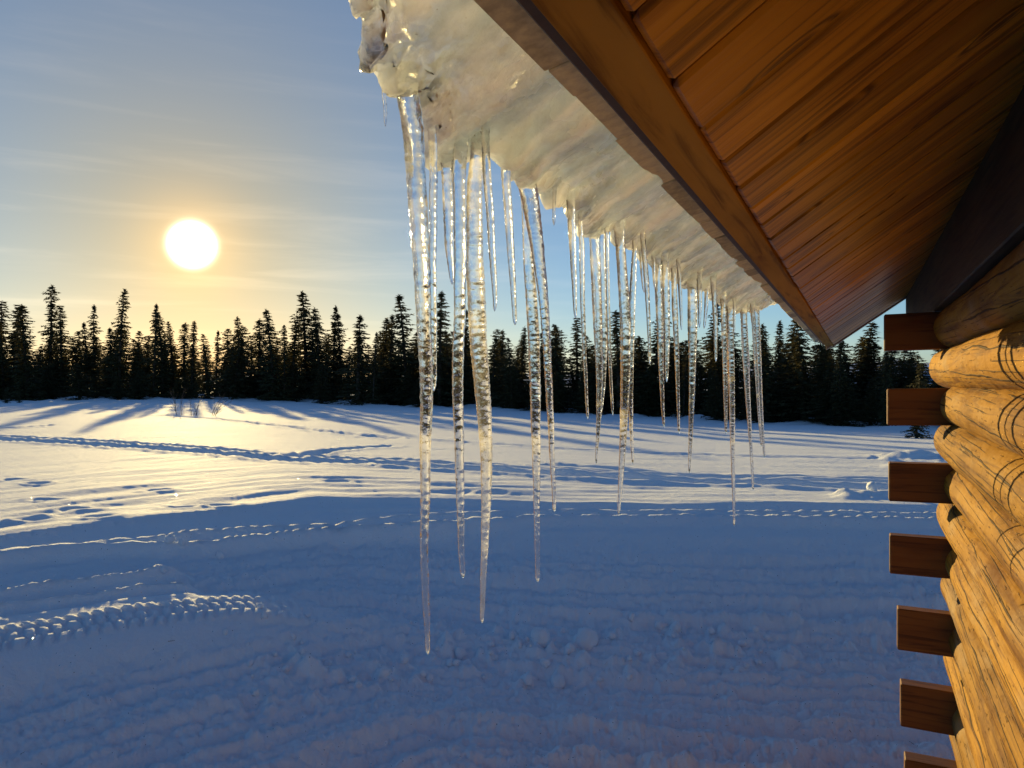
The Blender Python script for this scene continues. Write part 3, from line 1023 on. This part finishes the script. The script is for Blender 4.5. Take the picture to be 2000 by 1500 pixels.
def icicle_mesh(path, lobe, seed, ds):
    pts = []; s0 = None
    x0, y0, _ = path[0]
    t_, s_, h_, dep = px_on_ice(x0, y0)
    s0 = np.clip(s_, -.345 * KR, -.235 * KR) + ds
    w = []
    for (x, y, r) in path:
        a, b_, c, d = on_plane_s(x, y, s0)
        w.append((a, s0, c, .92 * r * d / F))
    w = np.array(w)
    top = w[0]
    hs = w[:, 2]
    L = hs[0] - hs[-1]
    dep = on_plane_s(x0, y0, s0)[3]
    step = .0013 if dep < 1.1 else .0022
    n = max(24, int(L / step))
    top_h = max(hs[0] + .006, SH_H - .002 + ICE_P * (s0 - SH_S) + .008)
    hh = np.linspace(top_h, hs[-1], n)
    L = top_h - hs[-1]

    def ip(col):   # smooth interpolation over height
        xs = hs[::-1]; ys = w[::-1, col]
        y = np.interp(hh, xs, ys)
        kn = max(3, int(n * .05)) | 1
        pad = np.pad(y, kn // 2, mode='edge')
        return np.convolve(pad, np.ones(kn) / kn, mode='valid')
    tt = ip(0); rr = ip(3)
    z = np.linspace(0, L, n)
    rip = .55 * np.exp(-z / .016)
    rip2 = .055 * fbm(z * 120, z * 0 + seed * 3, 3, 502)
    rr = rr * (1 + rip + rip2)
    rr[-6:] *= np.array([1.0, .97, .9, .75, .5, .12])[-min(6, n):]
    na = 22 if dep < 1.1 else 16
    a = np.linspace(0, 2 * np.pi, na, endpoint=False)
    Zm, Am = np.meshgrid(z, a, indexing='ij')
    tw = 2.0 * perlin(Zm * 4, Zm * 0 + seed, 503)
    lob = 1 + lobe * (.5 * np.cos(2 * (Am + tw) + seed) + .4 * np.cos(3 * (Am - tw * .6) + seed * 2)) * (1 - .65 * Zm / L)
    ph = 2 * np.pi * Zm / (.0075 + .002 * math.sin(seed * 1.7)) + 1.6 * np.cos(Am + seed) + 3.2 * perlin(Zm * 60, np.cos(Am) + seed, 500)
    fine = 1 +   .050 * np.minimum(1, .0042 / np.maximum(rr[:, None], 1e-4)) * np.sin(ph) * np.clip(.5 + 1.5 * fbm(Zm * 45, np.sin(Am) * .8 + seed, 2, 501), 0, 1.2) + .085 * fbm(Zm * 160, np.cos(Am) * 2 + np.sin(Am) * 1.3 + seed, 3, 504)
    Rm = rr[:, None] * lob * fine
    wob = .0011 * perlin(z * 28, z * 0 + seed, 505)
    Tm = (tt + wob)[:, None] + Rm * np.cos(Am); Sm = s0 + Rm * np.sin(Am)
    V = Tm[..., None] * D3 + Sm[..., None] * N3 + (CAM_H + hh)[:, None, None] * Z3
    origin = P(tt[0], s0, hh[0])
    V = V.reshape(-1, 3) - origin
    i = np.arange(n - 1)[:, None] * na; j = np.arange(na)[None, :]; j2 = (j + 1) % na
    Q = np.stack([i + j, i + na + j, i + na + j2, i + j2], -1).reshape(-1, 4)
    # caps
    V = np.vstack([V, V[:na].mean(0), V[-na:].mean(0)])
    c0, c1 = len(V) - 2, len(V) - 1
    base = (n - 1) * na
    caps = [[k, (k + 1) % na, c0] for k in range(na)] + [[base + (k + 1) % na, base + k, c1] for k in range(na)]
    faces = [list(map(int, f)) for f in Q] + caps
    return mesh_from('icicle', V, faces, True), origin, dep


for i, (path, lobe, lab, ds) in enumerate(ICI):
    m, origin, dep = icicle_mesh(path, lobe, i + 1, ds)
    bm = bmesh.new(); bm.from_mesh(m); bmesh.ops.recalc_face_normals(bm, faces=bm.faces[:]); bm.to_mesh(m); bm.free()
    length = path[-1][1] - path[0][1]
    if lab is None:
        size = 'tiny' if length * dep < 100 else 'middling' if length * dep < 330 else 'long'
        if i == 6:
            lab = 'short slim icicle hanging next to the thickest icicle'
        elif i == 7:
            lab = 'short icicle hanging alone just before the long cracked icicle'
        else:
            nth = 'first second third fourth fifth sixth seventh eighth ninth tenth eleventh twelfth thirteenth fourteenth fifteenth sixteenth seventeenth eighteenth nineteenth twentieth twenty-first twenty-second twenty-third twenty-fourth twenty-fifth twenty-sixth'.split()[i - 10]
            lab = '%s clear icicle, %s along the eave beyond the slanting icicle' % (size, nth)
    o = link('icicle', m, M_cloudy if i == 5 else M_ice, label=lab, cat='icicle', group=G_ICI)
    o.location = origin

# ------------------------------------------------------------------ spruce trees
def spruce_meshes(seed, slim, club, ragged, H=8.0):
    rs_ = random.Random(seed)
    # trunk
    V = []; Fc = []
    nseg = 10; na = 7
    bendx, bendy = rs_.uniform(-.3, .3), rs_.uniform(-.3, .3)
    for i in range(nseg + 1):
        f = i / nseg
        r = .085 * (1 - f) ** .8 + .008
        for a in range(na):
            q = a / na * 2 * math.pi
            V.append((bendx * f * f + r * math.cos(q), bendy * f * f + r * math.sin(q), -0.25 + f * (H + .2)))
    for i in range(nseg):
        for a in range(na):
            Fc.append((i * na + a, i * na + (a + 1) % na, (i + 1) * na + (a + 1) % na, (i + 1) * na + a))
    trunk = mesh_from('trunk', V, Fc, True)
    # crown
    V = []; Fc = []

    def tri(c, d, side, L, wd):
        k = len(V)
        V.extend([c - side * wd * .5, c + side * wd * .5, c + d * L])
        Fc.append((k, k + 1, k + 2))

    z = .25
    while z < H - .05:
        f = z / H
        env = slim * ((1 - f) ** .75 * (.75 + .25 * math.sin(min(f * 6, 1.57))) + .10)
        if club and .80 < f < .95:
            env += .14 * math.sin((f - .80) / .15 * math.pi)
        env *= .92 + .34 * math.sin(z * 2.3 + seed) * ragged + .26 * math.sin(z * 5.1 + seed * 2.7) * ragged
        if rs_.random() < .10 * ragged:
            env *= .45
        nb = 6 if f < .85 else 5
        a0 = rs_.uniform(0, 6.28)
        for b_ in range(nb):
            a = a0 + b_ / nb * 6.283 + rs_.uniform(-.35, .35)
            if rs_.random() < .10 + .12 * ragged:
                continue
            Lb = env * rs_.uniform(.55, 1.18)
            if rs_.random() < .06 * (1 + ragged):
                Lb *= 1.35
            droop = rs_.uniform(.15, .6) if f < .85 else rs_.uniform(-.4, .25)
            dirv = Vector((math.cos(a), math.sin(a), -droop)).normalized()
            base = Vector((bendx * f * f, bendy * f * f, z + rs_.uniform(-.06, .06)))
            n = max(3, int(Lb / .085))
            for k in range(n):
                g = (k + .5) / n
                c = base + dirv * (Lb * g) + Vector((0, 0, .12 * g * g * Lb))
                for _ in range(2):
                    sp = rs_.uniform(-1, 1)
                    dd = (dirv * rs_.uniform(.2, 1.0) + Vector((-math.sin(a), math.cos(a), 0)) * sp * 1.1 + Vector((0, 0, rs_.uniform(-.9, .25)))).normalized()
                    sd = dd.cross(Vector((rs_.uniform(-1, 1), rs_.uniform(-1, 1), rs_.uniform(-1, 1)))).normalized()
                    tri(c, dd, sd, rs_.uniform(.13, .27) * (1.1 - .35 * f), rs_.uniform(.07, .13))
        z += .085 + .05 * (1 - f) * ragged + rs_.uniform(0, .09)
    # leader tuft
    for _ in range(26):
        a = rs_.uniform(0, 6.28)
        dd = Vector((math.cos(a) * .6, math.sin(a) * .6, rs_.uniform(.3, 1.4))).normalized()
        c = Vector((bendx, bendy, H - rs_.uniform(.0, .35)))
        tri(c, dd, dd.orthogonal().normalized(), rs_.uniform(.08, .2), .06)
    crown = mesh_from('crown', V, Fc)
    trunk.materials.append(M_bark); crown.materials.append(M_needle)
    return trunk, crown


PROTO = [spruce_meshes(s, slim, club, rag) for s, slim, club, rag in
         ((1, .95, False, .3), (2, .80, True, .5), (3, .70, True, .8), (4, 1.20, False, .4), (5, .68, False, .4), (6, .85, False, 1.0), (7, .78, True, .3), (8, 1.5, False, .5), (9, 1.7, False, .3), (10, 1.55, True, .4))]


def plant_tree(x, y, H, kind, lab, group, lean=0.0, wide=1.0, rs_=random):
    z = float(ground_z(np.array([x]), np.array([y]), False)[0])
    root = empty('spruce_tree', (x, y, z - .05), lab, 'tree', group)
    root.rotation_euler = (rs_.uniform(-.02, .02), lean, rs_.uniform(0, 6.28))
    f = H / 8.0
    root.scale = (f * wide, f * wide, f)
    tr, cr_ = PROTO[kind]
    link('trunk', tr, None, root)
    link('crown', cr_, None, root)
    return root


G_TALL = 'tall spruces standing above the treeline'
G_FILL = 'spruces filling the forest edge'
tops = [(-60, 600), (-25, 640), (0, 588), (7, 628), (28, 595), (54, 595), (98, 553), (122, 595), (170, 630), (186, 595), (213, 640), (234, 563), (268, 645), (299, 592), (318, 605), (338, 628), (360, 630), (374, 626),
        (405, 652), (423, 645), (442, 642), (458, 636), (470, 616), (507, 622), (534, 602), (555, 635), (570, 624), (597, 567), (624, 600), (650, 597), (667, 612), (699, 615), (711, 662), (729, 648),
        (752, 620), (763, 613), (793, 576), (858, 567), (877, 645), (908, 605), (963, 658), (977, 642), (1000, 658), (1018, 636), (1060, 650), (1088, 632), (1128, 620), (1150, 655), (1208, 605),
        (1238, 625), (1258, 655), (1275, 602), (1335, 677), (1384, 587), (1420, 690), (1452, 670), (1487, 630), (1518, 625), (1541, 618), (1568, 628), (1603, 668), (1640, 655), (1684, 626), (1703, 668),
        (1732, 686), (1757, 680), (1788, 672), (1850, 640), (1950, 650), (2080, 640)]
rt = random.Random(21)
for i, (x, yt) in enumerate(tops):
    yb, Dd = edge_at(x)
    Dd *= rt.uniform(.95, 1.13)
    X = (x - 1000) / F * Dd
    zb = float(ground_z(np.array([X]), np.array([Dd]), False)[0])
    H = CAM_H + (750 - yt) / F * Dd - zb
    kind = rt.choice([0, 1, 2, 4, 5, 6]) if H > 6 else rt.choice([0, 3, 4, 5, 7])
    if yt < 600:
        kind = rt.choice([1, 2, 5, 6, 0])
    lab = None
    if x == 98:
        lab = 'tallest spruce left of the sun, with a second spruce at its shoulder'
    elif x == 234:
        lab = 'tall full spruce standing directly left of the sun'
    elif x == 597:
        lab = 'tall club-topped spruce standing alone between the sun and the icicles'
    elif x == 1384:
        lab = 'broad dark spruce behind the crowded far row of icicles'
    elif x == 1684:
        lab = 'full spruce between the roof tip and the squared timber tails'
    elif yt < 640:
        lab = {0: 'tall full pointed spruce rising above the forest line', 1: 'tall spruce with a clubbed top above the forest line', 2: 'tall ragged spruce with a clubbed top above the forest line',
               4: 'tall slender pointed spruce rising above the forest line', 5: 'tall ragged open-branched spruce rising above the forest line', 6: 'tall dense club-topped spruce rising above the forest line'}.get(kind, 'tall broad spruce rising above the forest line')
    else:
        lab = 'middling spruce in the front row of the forest line'
    lean = rt.uniform(-.03, .02) - (.025 if x < 500 else 0)
    wide = rt.uniform(1.15, 2.2) * (1.2 if x > 1350 else 1.0)
    plant_tree(X, Dd, H, kind, lab, G_TALL, lean, wide, rt)
# lower growth and the rows behind
for row, (dep, n, lo, hi) in enumerate(((.97, 60, 690, 740), (1.06, 66, 645, 700), (1.20, 56, 640, 690), (1.40, 36, 655, 690))):
    for i in range(n):
        x = -140 + (i + rt.uniform(.1, .9)) * 2280 / n
        if row == 0 and rt.random() < .35:
            continue
        if 330 < x < 455 and (row < 2 and rt.random() < .45):
            continue
        yb, Dd = edge_at(x)
        Dd *= dep * rt.uniform(.98, 1.06)
        X = (x - 1000) / F * Dd
        zb = float(ground_z(np.array([X]), np.array([Dd]), False)[0])
        H = CAM_H + (750 - rt.uniform(lo, hi)) / F * Dd - zb
        if x > 1700:
            H *= .85
        if 330 < x < 470:
            H *= .9
        lab = ('short bushy spruce at the snowy foot of the forest' if row == 0 else 'shaded spruce in the dense stand behind the front trees')
        plant_tree(X, Dd, H, rt.choice([3, 7, 8, 9]), lab, G_FILL if row else 'short spruces along the forest foot', 0, rt.uniform(1.8, 2.5) * (1.2 if row == 0 else 1), rt)
# two saplings in the field and one by the cabin
for x, yt, yb, lab in ((12, 752, 783, 'larger of two spruce saplings standing in the open snow'), (38, 760, 782, 'smaller of two spruce saplings standing in the open snow')):
    Dd = 55; X = (x - 1000) / F * Dd
    zb = float(ground_z(np.array([X]), np.array([Dd]), False)[0])
    plant_tree(X, Dd, (yb - yt) / F * Dd * 1.1, 3, lab, None, 0, 1.7, rt)
# dark spruce just past the cabin corner
x, Dd = 1790, 24
X = (x - 1000) / F * Dd
zb = float(ground_z(np.array([X]), np.array([Dd]), False)[0])
plant_tree(X, Dd, 2.4, 7, 'low spruce beside the snow bank past the cabin corner', None, 0, 1.3, rt)

# ------------------------------------------------------------------ bare shrubs in the field
def shrub(px, py_base, hpx, n, lab, seed, spread):
    rs_ = random.Random(seed)
    Dd = 30.0
    X = (px - 1000) / F * Dd
    zb = float(ground_z(np.array([X]), np.array([Dd]))[0])
    root = empty('bare_shrub', (X, Dd, zb), lab, 'shrub', 'bare shrubs in the field')
    for i in range(n):
        V = []; Fc = []

        def tube(p, q, r0, r1):
            k = len(V); ax = (q - p).normalized(); a = ax.orthogonal().normalized(); b_ = ax.cross(a)
            for c, r in ((p, r0), (q, r1)):
                for j in range(4):
                    g = j * math.pi / 2
                    V.append(c + a * r * math.cos(g) + b_ * r * math.sin(g))
            for j in range(4):
                Fc.append((k + j, k + (j + 1) % 4, k + 4 + (j + 1) % 4, k + 4 + j))
        p = Vector((rs_.uniform(-.15, .15), rs_.uniform(-.1, .1), -.1))
        L = hpx / F * Dd * rs_.uniform(.6, 1.1)
        d = Vector((rs_.uniform(-.3, .3) + spread, rs_.uniform(-.2, .2), 1)).normalized()
        for k in range(5):
            q = p + d * L / 5
            r0 = .011 * (1 - k / 6)
            tube(p, q, r0, r0 * .8)
            if k > 0:
                for _ in range(2):
                    e = (d + Vector((rs_.uniform(-.9, .9), rs_.uniform(-.6, .6), .1))).normalized()
                    tube(p, p + e * L * rs_.uniform(.12, .3), r0 * .6, .004)
            p = q
            d = (d + Vector((rs_.uniform(-.25, .25) + spread * .3, rs_.uniform(-.2, .2), rs_.uniform(-.05, .1)))).normalized()
        link('stem', mesh_from('stem', V, Fc), M_twig, root)


shrub(350, 812, 56, 3, 'upright bare shrub leftmost of three in the sunlit snow', 1, -.05)
shrub(376, 812, 42, 4, 'small bare shrub between two taller bare shrubs in the snow', 2, .05)
shrub(418, 812, 64, 4, 'bare shrub leaning to one side with curled twig tips', 3, .45)

# ------------------------------------------------------------------ snow clods on the track
def clod_mesh(seed):
    bm = bmesh.new()
    bmesh.ops.create_icosphere(bm, subdivisions=2, radius=1)
    rs_ = random.Random(seed)
    ax = [Vector((rs_.gauss(0, 1), rs_.gauss(0, 1), rs_.gauss(0, 1))).normalized() for _ in range(12)]
    for v in bm.verts:
        k = 1.0
        for a in ax:
            d = v.co.dot(a)
            if d > .56:
                k = min(k, .56 / d + .04)
        v.co *= k * (1 + rs_.uniform(-.05, .05))
    m = bpy.data.meshes.new('snow_clod')
    bm.to_mesh(m); bm.free()
    m.polygons.foreach_set('use_smooth', [True] * len(m.polygons))
    m.materials.append(M_snow)
    return m


CL = [clod_mesh(s) for s in range(6)]
rc = random.Random(5)
spots = [(1060, 1255, 22), (1146, 1258, 26), (1066, 1302, 10), (1196, 1246, 9), (880, 1300, 10), (1032, 1334, 12), (1090, 1334, 14), (750, 1318, 12), (790, 1296, 9), (900, 1282, 12), (1290, 1228, 12), (1320, 1232, 14),
         (1390, 1240, 9), (1000, 1246, 9), (960, 1262, 8), (1100, 1236, 8), (640, 1300, 9), (700, 1340, 7), (560, 1310, 8), (1450, 1260, 8), (840, 1330, 7), (500, 1356, 8), (1230, 1290, 7), (1170, 1330, 8),
         (600, 1205, 6), (440, 1236, 6), (330, 1058, 10), (355, 1062, 8), (430, 1090, 8), (320, 1120, 8)]
for _ in range(46):
    spots.append((rc.uniform(480, 1500), rc.gauss(1275, 38), rc.uniform(3, 8)))


def hit_ground(px, py):
    r = ray(px, py)
    d = np.linspace(2.5, 14, 1600)
    z = ground_z(r[0] * d, d)
    zz = CAM_H + r[2] * d
    i = np.where(zz <= z)[0]
    i = i[0] if len(i) else len(d) - 1
    return r[0] * d[i], d[i], float(z[i])


for i, (x, y, rp) in enumerate(spots):
    X, Y, Z_ = hit_ground(x, y)
    r_ = 1.25 * rp / F * Y
    lab = 'large rounded snow clod in the shaded churned track' if rp > 18 else 'small snow clod scattered on the shaded churned track'
    o = link('snow_clod', CL[i % 6], None, label=lab, cat='snow clod', group='snow clods on the track')
    o.location = (X, Y, Z_ + r_ * .35)
    o.scale = (r_ * rc.uniform(.9, 1.2), r_ * rc.uniform(.9, 1.2), r_ * rc.uniform(.75, 1.05))
    o.rotation_euler = (rc.uniform(0, 6), rc.uniform(0, 6), rc.uniform(0, 6))
X, Y = px_on_z(1702, 966, FIELD_Z)
o = link('snow_clod', CL[2], None, label='snow ball resting on the sunlit berm near the cabin', cat='snow clod')
o.location = (X, Y, float(ground_z(np.array([X]), np.array([Y]))[0]) + .06); o.scale = (.085, .085, .08)

# bits of twig and bark on the snow
rd = random.Random(9)
tw = mesh_from('twig', [(-1, -.07, 0), (1, -.04, .05), (1, .05, .05), (-1, .06, 0), (-1, 0, .12), (1, 0, .13)], [(0, 1, 2, 3), (0, 1, 5, 4), (3, 4, 5, 2), (0, 4, 3), (1, 2, 5)])
for x, y in ((44, 1475), (335, 1256), (1083, 1282), (1052, 1330), (1282, 1328), (1367, 1442), (1312, 1318), (1570, 1440), (1530, 1476), (1660, 1430), (1780, 1455), (1640, 1400), (1420, 1420), (1700, 1340), (740, 1350), (900, 1392)):
    X, Y, Z_ = hit_ground(x, y)
    o = link('twig', tw, M_twig, label='dark twig scrap lying on the shaded snow', cat='twig', group='twig scraps on the snow')
    o.location = (X, Y, Z_ + .006); o.rotation_euler = (0, 0, rd.uniform(0, 3)); k = rd.uniform(.008, .022); o.scale = (k, k, k)
